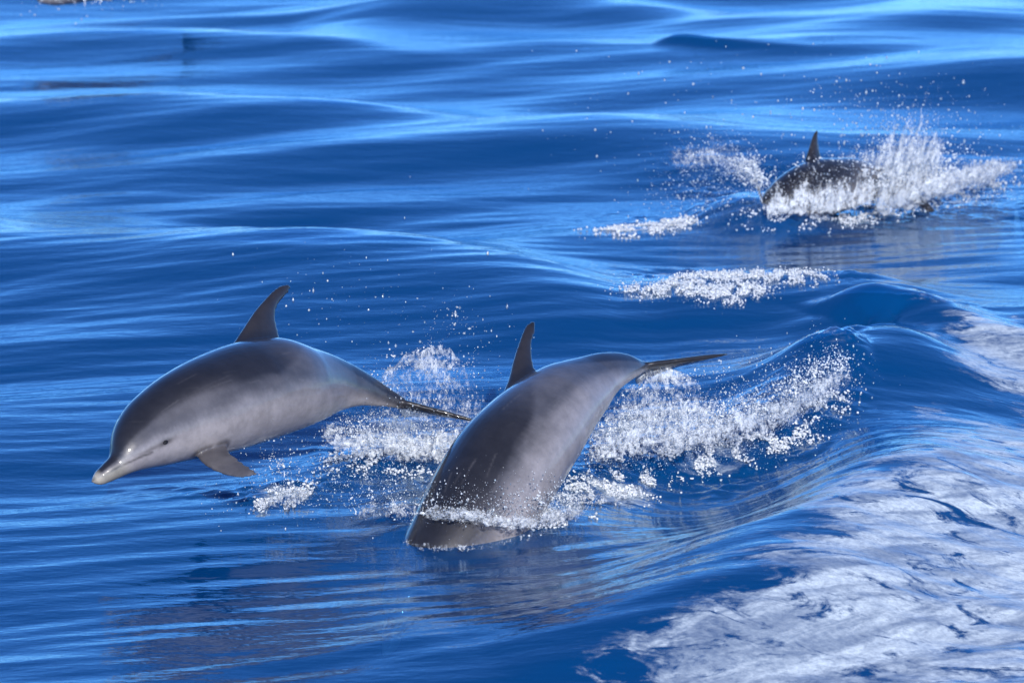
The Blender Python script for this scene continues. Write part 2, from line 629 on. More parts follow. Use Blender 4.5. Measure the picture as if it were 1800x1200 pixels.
    for p in FOAMS:
        f = np.maximum(f, p[4] * patch(X, Y, p[0], p[1], p[2], p[3], 1.4))
    fade = np.exp(-np.clip(np.hypot(X, Y - 22) - 60, 0, None) / 200.0)
    return h * fade, f, tb


def build_sea():
    X, Y = np.meshgrid(GX, GY)
    FXs, FYs = np.meshgrid(SX, SY)
    h, f, tb = sea_fields(X, Y, FXs, FYs)
    nx, ny = len(GX), len(GY)
    V = np.stack([X, Y, h], -1).reshape(-1, 3)
    i = np.arange(ny - 1)[:, None] * nx + np.arange(nx - 1)[None, :]
    F = np.stack([i, i + 1, i + nx + 1, i + nx], -1).reshape(-1, 4)
    me = mesh_np("sea", V, F)
    a = me.attributes.new("foam", 'FLOAT', 'POINT')
    a.data.foreach_set("value", f.ravel().astype(np.float32))
    o = link("sea", me, M_WATER)
    tag(o, "deep blue sea with smooth swell and white wake foam at the lower right", "water", kind="structure")
    return o


build_sea()


def build_deep():
    """dark plane added far below the surface to block sky light from underneath"""
    m, N, L = new_mat("deep_backdrop")
    out = N.new("ShaderNodeOutputMaterial")
    d = N.new("ShaderNodeBsdfDiffuse")
    tc = N.new("ShaderNodeTexCoord")
    nz = noise_node(N, L, tc.outputs["Object"], 0.3, 3.0, 0.5)
    mx = N.new("ShaderNodeMix")
    mx.data_type = 'RGBA'
    L.new(nz, mx.inputs[0])
    mx.inputs[6].default_value = (0.0005, 0.010, 0.035, 1)
    mx.inputs[7].default_value = (0.0008, 0.014, 0.050, 1)
    L.new(mx.outputs[2], d.inputs["Color"])
    L.new(d.outputs[0], out.inputs["Surface"])
    r = 7000.0
    me = mesh_np("deep_backdrop", [(-r, -r, -9), (r, -r, -9), (r, r, -9), (-r, r, -9)], [[0, 1, 2, 3]])
    tag(link("deep_backdrop", me, m), "dark plane added below the sea to block light from underneath", "water", kind="structure")


build_deep()

# ------------------------------------------------------------------ dolphins
def evaluated(o):
    dg = bpy.context.evaluated_depsgraph_get()
    return bpy.data.meshes.new_from_object(o.evaluated_get(dg))


def plate(profile, thick, nrm, seg=10):
    """solid fin from a list of (leading point, trailing point) rows, lens-shaped section, thickness per row"""
    V, F = [], []
    m = seg * 2
    rows = len(profile)
    for (a, b), t in zip(profile, thick):
        for k in range(m):
            th = 2 * math.pi * k / m
            u = 0.5 - 0.5 * math.cos(th)
            w = math.sin(th) * t * 0.5 * (1.25 - 0.55 * u)
            V.append(a + (b - a) * u + nrm * w)
    for r in range(rows - 1):
        for k in range(m):
            F.append([r * m + k, r * m + (k + 1) % m, (r + 1) * m + (k + 1) % m, (r + 1) * m + k])
    for r, flip in ((0, True), (rows - 1, False)):
        c = len(V)
        V.append((profile[r][0] + profile[r][1]) / 2)
        for k in range(m):
            q = [r * m + k, r * m + (k + 1) % m, c, c]
            F.append(q[::-1] if flip else q)
    return np.array(V), F


DARK = np.array([0.014, 0.0138, 0.018])
MIDG = np.array([0.050, 0.050, 0.060])
PALE = np.array([0.235, 0.222, 0.236])


def dolphin(label, stations, fin, flipper=None, eye=None, roll=15.0, voxel=0.0078, fluke=(0.24, 0.27), mat=None,
            lat=None, name="dolphin", tuck=(.27, .20, .20, .10), fluke_roll=0.0, fluke_pitch=0.0, blow=None, shift=0.0, mouth=None, pale=0.0, head_dark=0.0):
    """stations: (upper px, upper py, lower px, lower py, distance) from beak tip to tail stock.
    fin: rows of (leading px, py, trailing px, py) from the base to the tip, lying in the body's mid plane."""
    S = []
    for (ux, uy, lx, ly, d) in stations:
        U, Lw = at_d(ux, uy, d), at_d(lx, ly, d)
        c = (U + Lw) / 2
        S.append(np.r_[c, U - Lw])
    n = 96
    C = catmull(np.array(S), n)
    cen, dv = C[:, :3], C[:, 3:]
    hh = np.linalg.norm(dv, axis=1) / 2
    tan = np.gradient(cen, axis=0)
    tan /= np.linalg.norm(tan, axis=1)[:, None]
    dv /= np.linalg.norm(dv, axis=1)[:, None]
    hh2 = hh
    lt = np.cross(tan, dv)                       # lateral
    lt /= np.linalg.norm(lt, axis=1)[:, None]
    sgn = np.sign(np.mean(lt @ FWD))
    lt = lt * (-sgn if sgn != 0 else 1)          # points to the viewer's side
    cr, sr = math.cos(math.radians(roll)), math.sin(math.radians(roll))
    dor = dv * cr + lt * sr                      # back tilts towards the viewer
    lat_ = lt * cr - dv * sr
    arc = np.r_[0, np.cumsum(np.linalg.norm(np.diff(cen, axis=0), axis=1))]
    Ltot = arc[-1]
    u = arc / Ltot
    k_lat = np.interp(u, [0, .05, .10, .16, .3, .5, .68, .82, .93, 1.0], lat or [1.1, 1.05, .95, .90, .92, .90, .78, .55, .50, .75])
    V, F = [], []
    m = 44
    for i in range(n):
        for k in range(m):
            th = 2 * math.pi * k / m
            V.append(cen[i] + dor[i] * math.cos(th) * hh2[i] + lat_[i] * math.sin(th) * hh2[i] * k_lat[i])
    for i in range(n - 1):
        for k in range(m):
            F.append([i * m + k, i * m + (k + 1) % m, (i + 1) * m + (k + 1) % m, (i + 1) * m + k])
    a, b = len(V), len(V) + 1
    V.append(cen[0] - tan[0] * hh[0] * 0.7)
    V.append(cen[-1] + tan[-1] * 0.01)
    for k in range(m):
        F.append([k, (k + 1) % m, a, a])
        F.append([(n - 1) * m + k, (n - 1) * m + (k + 1) % m, b, b])
    V = [np.asarray(v) for v in V]

    def add(PV, PF):
        o = len(V)
        V.extend(list(PV))
        F.extend([[q + o for q in f] for f in PF])

    def on_plane(px, py, p0, nn):
        r = ray(px, py)
        t = np.dot(p0 - EYE, nn) / np.dot(r, nn)
        return EYE + r * t
    # dorsal fin, in the mid plane at its base
    if fin:
        fb = at_d((fin[0][0] + fin[0][2]) / 2, (fin[0][1] + fin[0][3]) / 2, 20)
        dirs = cen - EYE
        scr = np.c_[dirs @ RGT / (dirs @ FWD), dirs @ UPV / (dirs @ FWD)]
        tgt = np.array([((fin[0][0] + fin[0][2]) / 2 - 900) / FPX, (600 - (fin[0][1] + fin[0][3]) / 2) / FPX])
        i0 = int(np.argmin(np.sum((scr - tgt) ** 2, 1)))
        nn, p0 = lat_[i0], cen[i0]
        prof = [(on_plane(f[0], f[1], p0, nn), on_plane(f[2], f[3], p0, nn)) for f in fin]
        hf = len(prof)
        R = catmull(np.array([np.r_[p[0], p[1]] for p in prof]), 14)
        base_in = -dor[i0] * 0.06
        prof = [(R[0, :3] + base_in, R[0, 3:] + base_in)] + [(r[:3], r[3:]) for r in R]
        th = np.interp(np.linspace(0, 1, len(prof)), [0, .3, .8, 1], [0.062, 0.050, 0.026, 0.014])
        add(*plate(prof, th, nn))
    # flippers
    if flipper is None:
        i0 = int(np.argmin(np.abs(u - tuck[0])))
        r0 = cen[i0] - dor[i0] * hh[i0] * 0.62
        rows = []
        for q, ch in ((-0.1, .13), (.25, .125), (.6, .09), (.85, .05), (1.0, .02)):
            c = r0 + lat_[i0] * (hh[i0] * 0.55 + tuck[1] * q) + tan[i0] * (tuck[2] * q * Ltot / 2) - dor[i0] * tuck[3] * q
            rows.append((c - tan[i0] * ch * 0.5, c + tan[i0] * ch * 0.5))
    else:
        rows = [(at_d(f[0], f[1], f[4]), at_d(f[2], f[3], f[4])) for f in flipper]
        mid0 = (rows[0][0] + rows[0][1]) / 2
        i0 = int(np.argmin(np.linalg.norm(cen - mid0, axis=1)))
    R = catmull(np.array([np.r_[p[0], p[1]] for p in rows]), 12)
    rows = [(r[:3], r[3:]) for r in R]
    th = np.interp(np.linspace(0, 1, len(rows)), [0, .3, .8, 1], [0.040, 0.032, 0.018, 0.011])
    rows_near = rows
    nrm = np.cross(rows[2][1] - rows[2][0], rows[-1][0] - rows[0][0])
    nrm /= np.linalg.norm(nrm)
    add(*plate(rows, th, nrm))

    def mirror(p):
        return p - lat_[i0] * (2 * np.dot(p - cen[i0], lat_[i0]) - 0.03) + dor[i0] * 0.24
    if flipper is not None:
        r0 = cen[i0] - dor[i0] * hh[i0] * 0.30
        rows2 = []
        for q, (a_, b_) in zip(np.linspace(-0.1, 1, len(rows)), rows):
            ch = np.linalg.norm(b_ - a_)
            c = r0 - lat_[i0] * (hh[i0] * 0.6 + 0.17 * q) + tan[i0] * 0.14 * q
            rows2.append((c - tan[i0] * ch * 0.5, c + tan[i0] * ch * 0.5))
    else:
        rows2 = [(mirror(a_), mirror(b_)) for a_, b_ in rows]
    nrm2 = np.cross(rows2[2][1] - rows2[2][0], rows2[-1][0] - rows2[0][0])
    nrm2 /= np.linalg.norm(nrm2)
    add(*plate(rows2, th, nrm2))
    # tail flukes
    e = n - 1
    fr_ = math.radians(fluke_roll)
    fl = lat_[e] * math.cos(fr_) + dor[e] * math.sin(fr_)
    fd = dor[e] * math.cos(fr_) - lat_[e] * math.sin(fr_)
    fp = math.radians(fluke_pitch)
    ft = tan[e] * math.cos(fp) + fd * math.sin(fp)
    fd = np.cross(fl, ft)
    Lf, Wf = fluke
    for sd_ in (-1, 1):
        rows = []
        for q, le, te in ((-0.05, -0.30, .80), (.12, -0.20, .76), (.35, .10, .86), (.6, .42, .93), (.82, .74, 1.0), (1.0, 1.04, 1.10)):
            rows.append((cen[e] + ft * Lf * le + fl * sd_ * Wf * q, cen[e] + ft * Lf * te + fl * sd_ * Wf * q))
        R = catmull(np.array([np.r_[p[0], p[1]] for p in rows]), 12)
        rows = [(r[:3], r[3:]) for r in R]
        th = np.interp(np.linspace(0, 1, len(rows)), [0, .3, .8, 1], [0.042, 0.032, 0.018, 0.011])
        add(*plate(rows, th, fd))
    me0 = bpy.data.meshes.new("raw")
    me0.from_pydata([tuple(v) for v in V], [], [tuple(dict.fromkeys(f)) for f in F])
    me0.update()
    import bmesh
    bm = bmesh.new()
    bm.from_mesh(me0)
    bmesh.ops.recalc_face_normals(bm, faces=bm.faces)
    bm.to_mesh(me0)
    bm.free()
    tmp = bpy.data.objects.new("raw", me0)
    COL.objects.link(tmp)
    rm = tmp.modifiers.new("r", 'REMESH')
    rm.mode = 'VOXEL'
    rm.voxel_size = voxel
    sm = tmp.modifiers.new("s", 'SMOOTH')
    sm.factor = 0.5
    sm.iterations = 3
    me = evaluated(tmp)
    bpy.data.objects.remove(tmp)
    bpy.data.meshes.remove(me0)
    me.name = "dolphin"
    nv = len(me.vertices)
    P = np.empty(nv * 3, np.float32)
    me.vertices.foreach_get("co", P)
    P = P.reshape(-1, 3).astype(float)
    # body coordinates of every vertex: s along, v up (-1 belly .. 1 back), w to the side
    near = np.empty(nv, int)
    for q in range(0, nv, 20000):
        dd = ((P[q:q + 20000, None, :] - cen[None]) ** 2).sum(-1)
        near[q:q + 20000] = np.argmin(dd, 1)
    off = P - cen[near]
    s_ = u[near] + np.sum(off * tan[near], 1) / Ltot
    vv = np.sum(off * dor[near], 1) / hh[near]
    ww = np.sum(off * lat_[near], 1) / (hh[near] * k_lat[near])
    nzz = 0.05 * fbm2(s_ * 7 + 3, vv * 2.0, 21, 3) + 0.02 * fbm2(s_ * 40, vv * 7, 25, 2)
    # cape edge: low on the head top, dips under the fin, sweeps up behind it
    cape = np.interp(s_, [0, .05, .08, .12, .20, .30, .42, .50, .57, .64, .72, .85, 1.0],
                     [.25, .30, .16, .10, .16, .14, .06, .0, .34, .78, .74, .35, .0]) + shift - head_dark * (1 - sstep(.22, .34, s_))
    kd = sstep(cape - 0.10, cape + 0.10, vv + nzz)
    bel = -0.5 * head_dark * (1 - sstep(.22, .34, s_)) + np.interp(s_, [0, .1, .2, .35, .55, .75, 1.0], [.05, -.50, -.58, -.46, -.40, -.36, -.9])
    kb = 1 - sstep(bel - 0.30, bel + 0.34, vv + 1.3 * nzz)
    col = MIDG + kd[:, None] * (DARK - MIDG)
    col = col * (1 - kb[:, None]) + PALE * kb[:, None]
    # light blaze on the flank
    bl = np.exp(-((s_ - 0.66) / 0.10) ** 2) * sstep(-0.4, 0.1, vv) * (1 - sstep(0.75, 1.0, vv)) * 0.65
    col = col * (1 - bl[:, None]) + np.array([0.105, 0.10, 0.112]) * bl[:, None]
    bl = (1.0 if shift > -0.2 else 0.3) * np.exp(-((s_ - 0.27) / 0.09) ** 2) * np.exp(-((vv + 0.12) / 0.22) ** 2) * 0.5
    col = col * (1 - bl[:, None]) + np.array([0.115, 0.11, 0.122]) * bl[:, None]
    # beak: dark above, pale lips; mouth line
    bk = (1 - sstep(.050, .085, s_))
    lip = bk * (1 - sstep(-0.40, -0.05, vv))
    col = col * (1 - lip[:, None]) + np.array([0.20, 0.19, 0.17]) * lip[:, None]
    tip = 1 - sstep(0.010, 0.026, s_)
    col = col * (1 - tip[:, None]) + np.array([0.30, 0.28, 0.24]) * tip[:, None]
    ml = np.exp(-((vv - np.interp(s_, [0, .05, .10, .17], [0.0, -0.12, -0.42, -0.46])) / np.interp(s_, [0, .1, .17], [.16, .07, .035])) ** 2)
    ml = ml * (1 - sstep(.14, .165, s_)) * 0.7 * (np.abs(ww) > 0.3) * (mouth is None)
    col = col * (1 - ml[:, None]) + np.array([0.05, 0.045, 0.045]) * ml[:, None]
    # fins, flippers and flukes
    out_ = np.maximum(np.abs(vv), 0)
    kf = sstep(1.08, 1.25, vv) * (s_ > .3) * (s_ < .8)
    fcol = np.array([0.022, 0.020, 0.023])
    col = col * (1 - kf[:, None]) + fcol * kf[:, None]
    kt = sstep(.95, 1.0, s_)
    col = col * (1 - kt[:, None]) + np.array([0.016, 0.015, 0.017]) * kt[:, None]
    pts = np.concatenate([np.array([a_ + (b_ - a_) * q for a_, b_ in rr_[2:] for q in np.linspace(0.1, 0.9, 9)]) for rr_ in (rows_near, rows2)])
    fl_i = np.where((s_ > .08) & (s_ < .55))[0]
    kp = np.zeros(nv)
    for q in range(0, len(fl_i), 20000):
        ii = fl_i[q:q + 20000]
        kp[ii] = 1 - sstep(0.026, 0.055, np.sqrt(((P[ii][:, None] - pts[None]) ** 2).sum(-1).min(1)))
    col = col * (1 - kp[:, None]) + np.array([0.075, 0.070, 0.076]) * kp[:, None]
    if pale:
        col = col * (1 - pale) + np.array([0.50, 0.56, 0.53]) * pale  # pale turquoise of light seen through water, put into the skin colour
    # old rake marks: short pale scratches along the flanks
    rs = np.random.RandomState(5 + len(label))
    for _ in range(16):
        a0, b0 = rs.uniform(.16, .8), rs.uniform(-.5, .8)
        ln, sl = rs.uniform(.015, .06), rs.uniform(-1.6, 1.6)
        t_ = s_ - a0
        k_ = np.exp(-((vv - b0 - sl * t_) / 0.014) ** 2) * (t_ > 0) * (t_ < ln) * rs.uniform(.03, .13)
        col = col * (1 - k_[:, None]) + np.array([0.24, 0.23, 0.24]) * k_[:, None]
    # eye patch and stripe
    o = link(name, me, mat or M_SKIN)
    me.polygons.foreach_set("use_smooth", np.ones(len(me.polygons), bool))
    if eye:
        bvh = BVHTree.FromObject(o, bpy.context.evaluated_depsgraph_get())
        r = Vector(ray(*eye)).normalized()
        hit, nr, _, _ = bvh.ray_cast(Vector(EYE), r)
        if hit:
            hp = np.array(hit)
            ie = int(np.argmin(np.linalg.norm(cen - hp, axis=1)))
            for side in (0, 1):
                p = hp if side == 0 else hp - 2 * lat_[ie] * np.dot(hp - cen[ie], lat_[ie])
                nn = np.array(nr) if side == 0 else np.array(nr) - 2 * lat_[ie] * np.dot(np.array(nr), lat_[ie])
                if side:
                    p = p + dor[ie] * 0.07
                    q_, n_, _, _ = bvh.find_nearest(Vector(p))
                    p, nn = np.array(q_), np.array(n_)
                tt = tan[ie] - nn * np.dot(tan[ie], nn)
                tt /= np.linalg.norm(tt)
                bb = np.cross(nn, tt)
                dx = (P - p) @ tt
                dy = (P - p) @ bb
                dz = np.abs((P - p) @ nn)
                ka = np.exp(-((dx / 0.044) ** 2 + (dy / 0.014) ** 2) ** 1.2) * (dz < 0.06) * 0.9
                kb_ = np.exp(-(np.abs(dx + 0.07) / 0.07) ** 3) * np.exp(-(dy / 0.009) ** 2) * (dz < 0.08) * 0.55
                ka = np.maximum(ka, kb_)
                col = col * (1 - ka[:, None]) + np.array([0.03, 0.027, 0.028]) * ka[:, None]
                EV, EF = [], []
                for i in range(9):
                    ph = math.pi * i / 8
                    for k in range(14):
                        th_ = 2 * math.pi * k / 14
                        EV.append(p + tt * 0.013 * math.sin(ph) * math.cos(th_) + bb * 0.009 * math.sin(ph) * math.sin(th_) + nn * (0.009 * math.cos(ph)))
                for i in range(8):
                    for k in range(14):
                        EF.append([i * 14 + k, i * 14 + (k + 1) % 14, (i + 1) * 14 + (k + 1) % 14, (i + 1) * 14 + k])
                link("eye", mesh_np("eye", EV, EF), M_EYE, o)
    if mouth:
        bvh = BVHTree.FromObject(o, bpy.context.evaluated_depsgraph_get())
        Q = []
        for mp_ in mouth:
            hit = bvh.ray_cast(Vector(EYE), Vector(ray(*mp_)).normalized())[0]
            if hit:
                Q.append(np.array(hit))
        Q = catmull(np.array(Q), 80)
        hd = P[:, 0] < 1e9
        hd = np.where(s_ < 0.25)[0]
        for side in (0, 1):
            Qs = Q.copy()
            if side:
                im = np.argmin(((Q[:, None] - cen[None]) ** 2).sum(-1), 1)
                Qs = Q - 2 * lat_[im] * np.sum((Q - cen[im]) * lat_[im], 1)[:, None]
            dq = np.sqrt(((P[hd][:, None] - Qs[None]) ** 2).sum(-1).min(1))
            km = np.exp(-(dq / 0.0055) ** 2) * 0.8
            col[hd] = col[hd] * (1 - km[:, None]) + np.array([0.03, 0.027, 0.027]) * km[:, None]
    if blow is not None:
        ib = int(np.argmin(np.abs(u - blow)))
        pb = cen[ib] + dor[ib] * hh[ib]
        dx, dy = (P - pb) @ tan[ib], (P - pb) @ lat_[ib]
        kk = np.exp(-((dx + 1.2 * np.abs(dy) - 0.01) / 0.010) ** 2) * (np.abs(dy) < 0.03) * (np.abs((P - pb) @ dor[ib]) < 0.04)
        col = col * (1 - kk[:, None]) + 0.01 * kk[:, None]
        P2 = P - dor[ib][None, :] * (kk * 0.008)[:, None]
        me.vertices.foreach_set("co", P2.astype(np.float32).ravel())
        me.update()
    at = me.attributes.new("pigment", 'FLOAT_COLOR', 'POINT')
    at.data.foreach_set("color", np.c_[col, np.ones(nv)].astype(np.float32).ravel())
    tag(o, label, "dolphin", "dolphins swimming beside the boat")
    return o


D1 = [
    (161, 842, 163, 849, 18.88), (164, 834, 173, 852, 18.88), (176, 820, 195, 846, 18.89), (186, 809, 207, 841, 18.90), (192, 803, 215, 837.5, 18.91),
    (193.5, 794, 223, 834, 18.917), (194, 783, 233, 830, 18.925), (197, 765, 249, 825, 18.94), (205, 742, 270, 820, 18.97), (222, 714, 300, 815, 19.02),
    (255, 682, 335, 808, 19.08), (300, 650, 385, 800, 19.16), (350, 624, 430, 789, 19.26), (415, 601, 475, 775, 19.38),
    (487, 592, 520, 758, 19.50), (540, 606, 560, 740, 19.60), (590, 623, 595, 722, 19.69), (628, 642, 628, 714, 19.76),
    (660, 662, 656, 714, 19.82), (690, 684, 686, 716, 19.87), (714, 700, 710, 720, 19.91),
]
dolphin("grey dolphin leaping clear of the water with its beak and flipper showing, farthest left", D1,
        fin=[(408, 606, 492, 594), (428, 576, 487, 575), (449, 545, 484, 556), (470, 521, 489, 535), (487, 505, 503, 519), (498, 500, 511, 509), (505, 500, 511, 504)],
        flipper=[(342, 776, 398, 770, 19.16), (347, 804, 404, 796, 19.05), (374, 826, 420, 807, 18.96), (405, 837, 436, 819, 18.91), (430, 839, 448, 825, 18.88), (446, 836, 454, 831, 18.87)],
        eye=(291, 777), mouth=[(164, 842), (183, 833), (203, 823), (227, 812), (249, 802), (268, 795)], shift=-0.14, roll=-14.0, fluke=(0.22, 0.27), fluke_roll=-8.0, blow=0.155)

D2 = [
    (672, 1150, 680, 1153, 18.80), (671, 1130, 699, 1138, 18.82), (675, 1096, 712, 1106, 18.84), (679, 1086, 722, 1099, 18.85),
    (672, 1052, 745, 1085, 18.88), (680, 1010, 790, 1056, 18.93), (700, 965, 850, 1028, 19.0), (728, 902, 905, 984, 19.08),
    (765, 828, 955, 905, 19.18), (808, 762, 993, 842, 19.28), (855, 714, 1019, 800, 19.38), (900, 680, 1042, 758, 19.48),
    (950, 648, 1063, 725, 19.58), (1010, 630, 1085, 690, 19.68), (1060, 619, 1105, 672, 19.77), (1097, 621, 1122, 661, 19.84),
    (1122, 632, 1134, 653, 19.89), (1140, 637, 1143, 650, 19.93),
]
dolphin("grey dolphin diving head first with its tail raised, in the middle of the picture", D2,
        fin=[(878, 702, 946, 652), (893, 668, 939, 646), (902, 633, 936, 628), (912, 602, 935, 604), (922, 577, 940, 586), (930, 566, 943, 573), (936, 564, 942, 568)],
        roll=-6.0, fluke=(0.27, 0.26), fluke_roll=-1.5, fluke_pitch=0.0, eye=None, shift=-0.22, head_dark=0.35, tuck=(.20, .04, .08, .16))

D3 = [
    (1272, 452, 1277, 457, 24.15), (1280, 442, 1294, 458, 24.15), (1302, 418, 1324, 450, 24.17), (1312, 390, 1348, 440, 24.2), (1335, 350, 1390, 420, 24.25),
    (1368, 312, 1430, 398, 24.3), (1415, 286, 1470, 376, 24.4), (1460, 282, 1510, 362, 24.5), (1510, 284, 1545, 348, 24.6),
    (1560, 300, 1580, 346, 24.62), (1605, 330, 1615, 362, 24.60), (1640, 366, 1644, 386, 24.56), (1664, 394, 1664, 408, 24.52),
]
dolphin("dark dolphin bursting through a sheet of spray, only its fin and flank showing, upper right", D3,
        fin=[(1412, 292, 1446, 288), (1420, 268, 1441, 268), (1426, 248, 1438, 250), (1431, 234, 1438, 238), (1435, 228, 1438, 231)],
        roll=10.0, voxel=0.010, fluke=(0.24, 0.26), mat=M_FILM, tuck=(.24, .02, .10, .14))


def plain_dolphin(label, p_head, p_tail, arch=0.10, L=1.9, roll=0.0, mat=None, hold="head", pale=0.0):
    """a whole dolphin between two places, for those mostly under water or cut by the frame"""
    a, b = np.array(p_head, float), np.array(p_tail, float)
    if hold == 'tail':
        a = b + (a - b) / np.linalg.norm(a - b) * L
    else:
        b = a + (b - a) / np.linalg.norm(b - a) * L
    ax = (b - a) / np.linalg.norm(b - a)
    up = np.array([0, 0, 1.0]) - ax * ax[2]
    up /= np.linalg.norm(up)
    L = np.linalg.norm(b - a)
    prof = [(0, .008), (.02, .018), (.07, .026), (.085, .034), (.11, .058), (.16, .082), (.25, .102), (.36, .112), (.48, .108), (.6, .09), (.72, .064), (.83, .038), (.92, .02), (.97, .014), (1.0, .012)]
    st = []
    for q, r in prof:
        c = a + ax * L * q + up * arch * math.sin(math.pi * min(1, q)) - up * 0.0
        U, D_ = c + up * r * L, c - up * r * L
        st.append((U, D_))
    rows = []
    for U, D_ in st:
        c = (U + D_) / 2
        d = float(np.dot(c - EYE, FWD))
        d = 6.432 / math.sin(math.asin(CAM_H / d) - PITCH + math.radians(17.0))
        q = []
        for p in (U, D_):
            v = p - EYE
            z = d
            q += [900 + FPX * float(v @ RGT) / float(v @ FWD), 600 - FPX * float(v @ UPV) / float(v @ FWD)]
        rows.append((q[0], q[1], q[2], q[3], d))
    c = a + ax * L * .47 + up * (arch + .10 * L)
    f = []
    for q, h_, ch in ((0, 0, .13), (.04, .03, .105), (.07, .06, .08), (.10, .085, .05), (.12, .10, .015)):
        p0 = c + up * h_ * L + ax * (q * L * .8)
        e0 = p0 - ax * ch * L * .5 + ax * .03 * L
        e1 = p0 + ax * ch * L * .5
        row = []
        for p in (e0, e1):
            v = p - EYE
            row += [900 + FPX * float(v @ RGT) / float(v @ FWD), 600 - FPX * float(v @ UPV) / float(v @ FWD)]
        f.append(row)
    return dolphin(label, rows, fin=f, roll=roll, voxel=0.012, mat=mat, pale=pale)


def surf(px, py):
    """where the line of sight through a pixel meets the sea"""
    r = ray(px, py)
    t0 = (0.5 - CAM_H) / r[2]
    t1 = (-0.4 - CAM_H) / r[2]
    t = np.linspace(t0, t1, 220)
    Q = EYE[None] + r[None] * t[:, None]
    h = sea_fields(Q[:, 0], Q[:, 1])[0]
    k = np.argmax(Q[:, 2] < h)
    return Q[k]


def sunk(px, py, dz):
    p = surf(px, py)
    p[2] += dz
    return p


# tail of a dolphin under water at the right edge
plain_dolphin("pale dolphin under water at the right edge, only its tail in view",
              sunk(1870, 310, -0.80), sunk(1742, 424, -0.085), 0.0, roll=-8, hold="tail", pale=1.0)
# dolphin cut by the top edge at the left
plain_dolphin("dark dolphin leaping at the top left corner, almost wholly cut off by the top edge",
              at_d(40, -8, 28.2), at_d(440, -58, 29.2), 0.10)

# ------------------------------------------------------------------ splashes
def bead():
    """eight-sided drop, smooth shaded"""
    V = np.array([(1, 0, 0), (0, 1, 0), (-1, 0, 0), (0, -1, 0), (0, 0, 1.05), (0, 0, -1.05)], float)
    F = np.array([(0, 1, 4), (1, 2, 4), (2, 3, 4), (3, 0, 4), (1, 0, 5), (2, 1, 5), (3, 2, 5), (0, 3, 5)])
    return V, F


IV, IF = bead()
rng = np.random.RandomState(11)


def droplets_mesh(P, R):
    n = len(P)
    st = rng.normal(0, 0.2, (n, 3)) + 1.0
    st[:, 2] *= np.where(rng.rand(n) < 0.35, rng.uniform(1.2, 2.4, n), 1.0)
    V = P[:, None, :] + IV[None] * (R[:, None] * np.clip(st, 0.55, 2.6))[:, None, :]
    F = IF[None] + (np.arange(n) * len(IV))[:, None, None]
    return mesh_np("droplets", V.reshape(-1, 3), F.reshape(-1, 3))


def liquid_mesh(P, R, voxel):
    """one blobby liquid surface round many points"""
    me = bpy.data.meshes.new("pts")
    me.vertices.add(len(P))
    me.vertices.foreach_set("co", np.asarray(P, np.float32).ravel())
    a = me.attributes.new("rad", 'FLOAT', 'POINT')
    a.data.foreach_set("value", np.asarray(R, np.float32))
    o = bpy.data.objects.new("pts", me)
    COL.objects.link(o)
    ng = bpy.data.node_groups.new("liquid", 'GeometryNodeTree')
    ng.interface.new_socket("Geometry", in_out='INPUT', socket_type='NodeSocketGeometry')
    ng.interface.new_socket("Geometry", in_out='OUTPUT', socket_type='NodeSocketGeometry')
    gi, go = ng.nodes.new("NodeGroupInput"), ng.nodes.new("NodeGroupOutput")
    at = ng.nodes.new("GeometryNodeInputNamedAttribute")
    at.data_type = 'FLOAT'
    at.inputs["Name"].default_value = "rad"
    mp = ng.nodes.new("GeometryNodeMeshToPoints")
    pv = ng.nodes.new("GeometryNodePointsToVolume")
    pv.resolution_mode = 'VOXEL_SIZE'
    pv.inputs["Voxel Size"].default_value = voxel
    vm = ng.nodes.new("GeometryNodeVolumeToMesh")
    vm.resolution_mode = 'VOXEL_SIZE'
    vm.inputs["Voxel Size"].default_value = voxel
    vm.inputs["Threshold"].default_value = 0.1
    l = ng.links
    l.new(gi.outputs[0], mp.inputs["Mesh"])
    l.new(at.outputs[0], mp.inputs["Radius"])
    l.new(mp.outputs[0], pv.inputs["Points"])
    l.new(at.outputs[0], pv.inputs["Radius"])
    l.new(pv.outputs[0], vm.inputs["Volume"])
    l.new(vm.outputs[0], go.inputs[0])
    md = o.modifiers.new("l", 'NODES')
    md.node_group = ng
    sm = o.modifiers.new("s", 'SMOOTH')
    sm.iterations = 2
    r = evaluated(o)
    bpy.data.objects.remove(o)
    bpy.data.meshes.remove(me)
    r.polygons.foreach_set("use_smooth", np.ones(len(r.polygons), bool))
    return r


def along(path, n):
    """random places along a polyline of (px, py, distance)"""
    W = catmull(np.array([at_d(*p) for p in path]), 60)
    return W[rng.randint(0, 60, n)] + rng.normal(0, 0.008, (n, 3))


def jets(path, n, v, spread, T, r, steps=16, width=(0.03, 0.05, 0.02)):
    """thrown strands of water that break into beads"""
    P, R = [], []
    B = along(path, n) + rng.normal(0, 1, (n, 3)) * np.array(width)
    for i in range(n):
        vel = np.array(v) + rng.normal(0, 1, 3) * np.array(spread)
        t_end = T * rng.uniform(0.35, 1.1)
        t = np.linspace(0, t_end, steps)
        wob = np.cumsum(rng.normal(0, 0.004, (steps, 3)), axis=0)
        p = B[i] + t[:, None] * vel + wob
        p[:, 2] -= 4.9 * t * t
        rr = r * rng.uniform(0.5, 1.2) * (1 - 0.65 * t / t_end) * rng.uniform(0.6, 1.2, steps)
        k = rng.rand(steps) > 0.45 * t / t_end
        P.append(p[k])
        R.append(rr[k])
    return np.concatenate(P), np.concatenate(R)


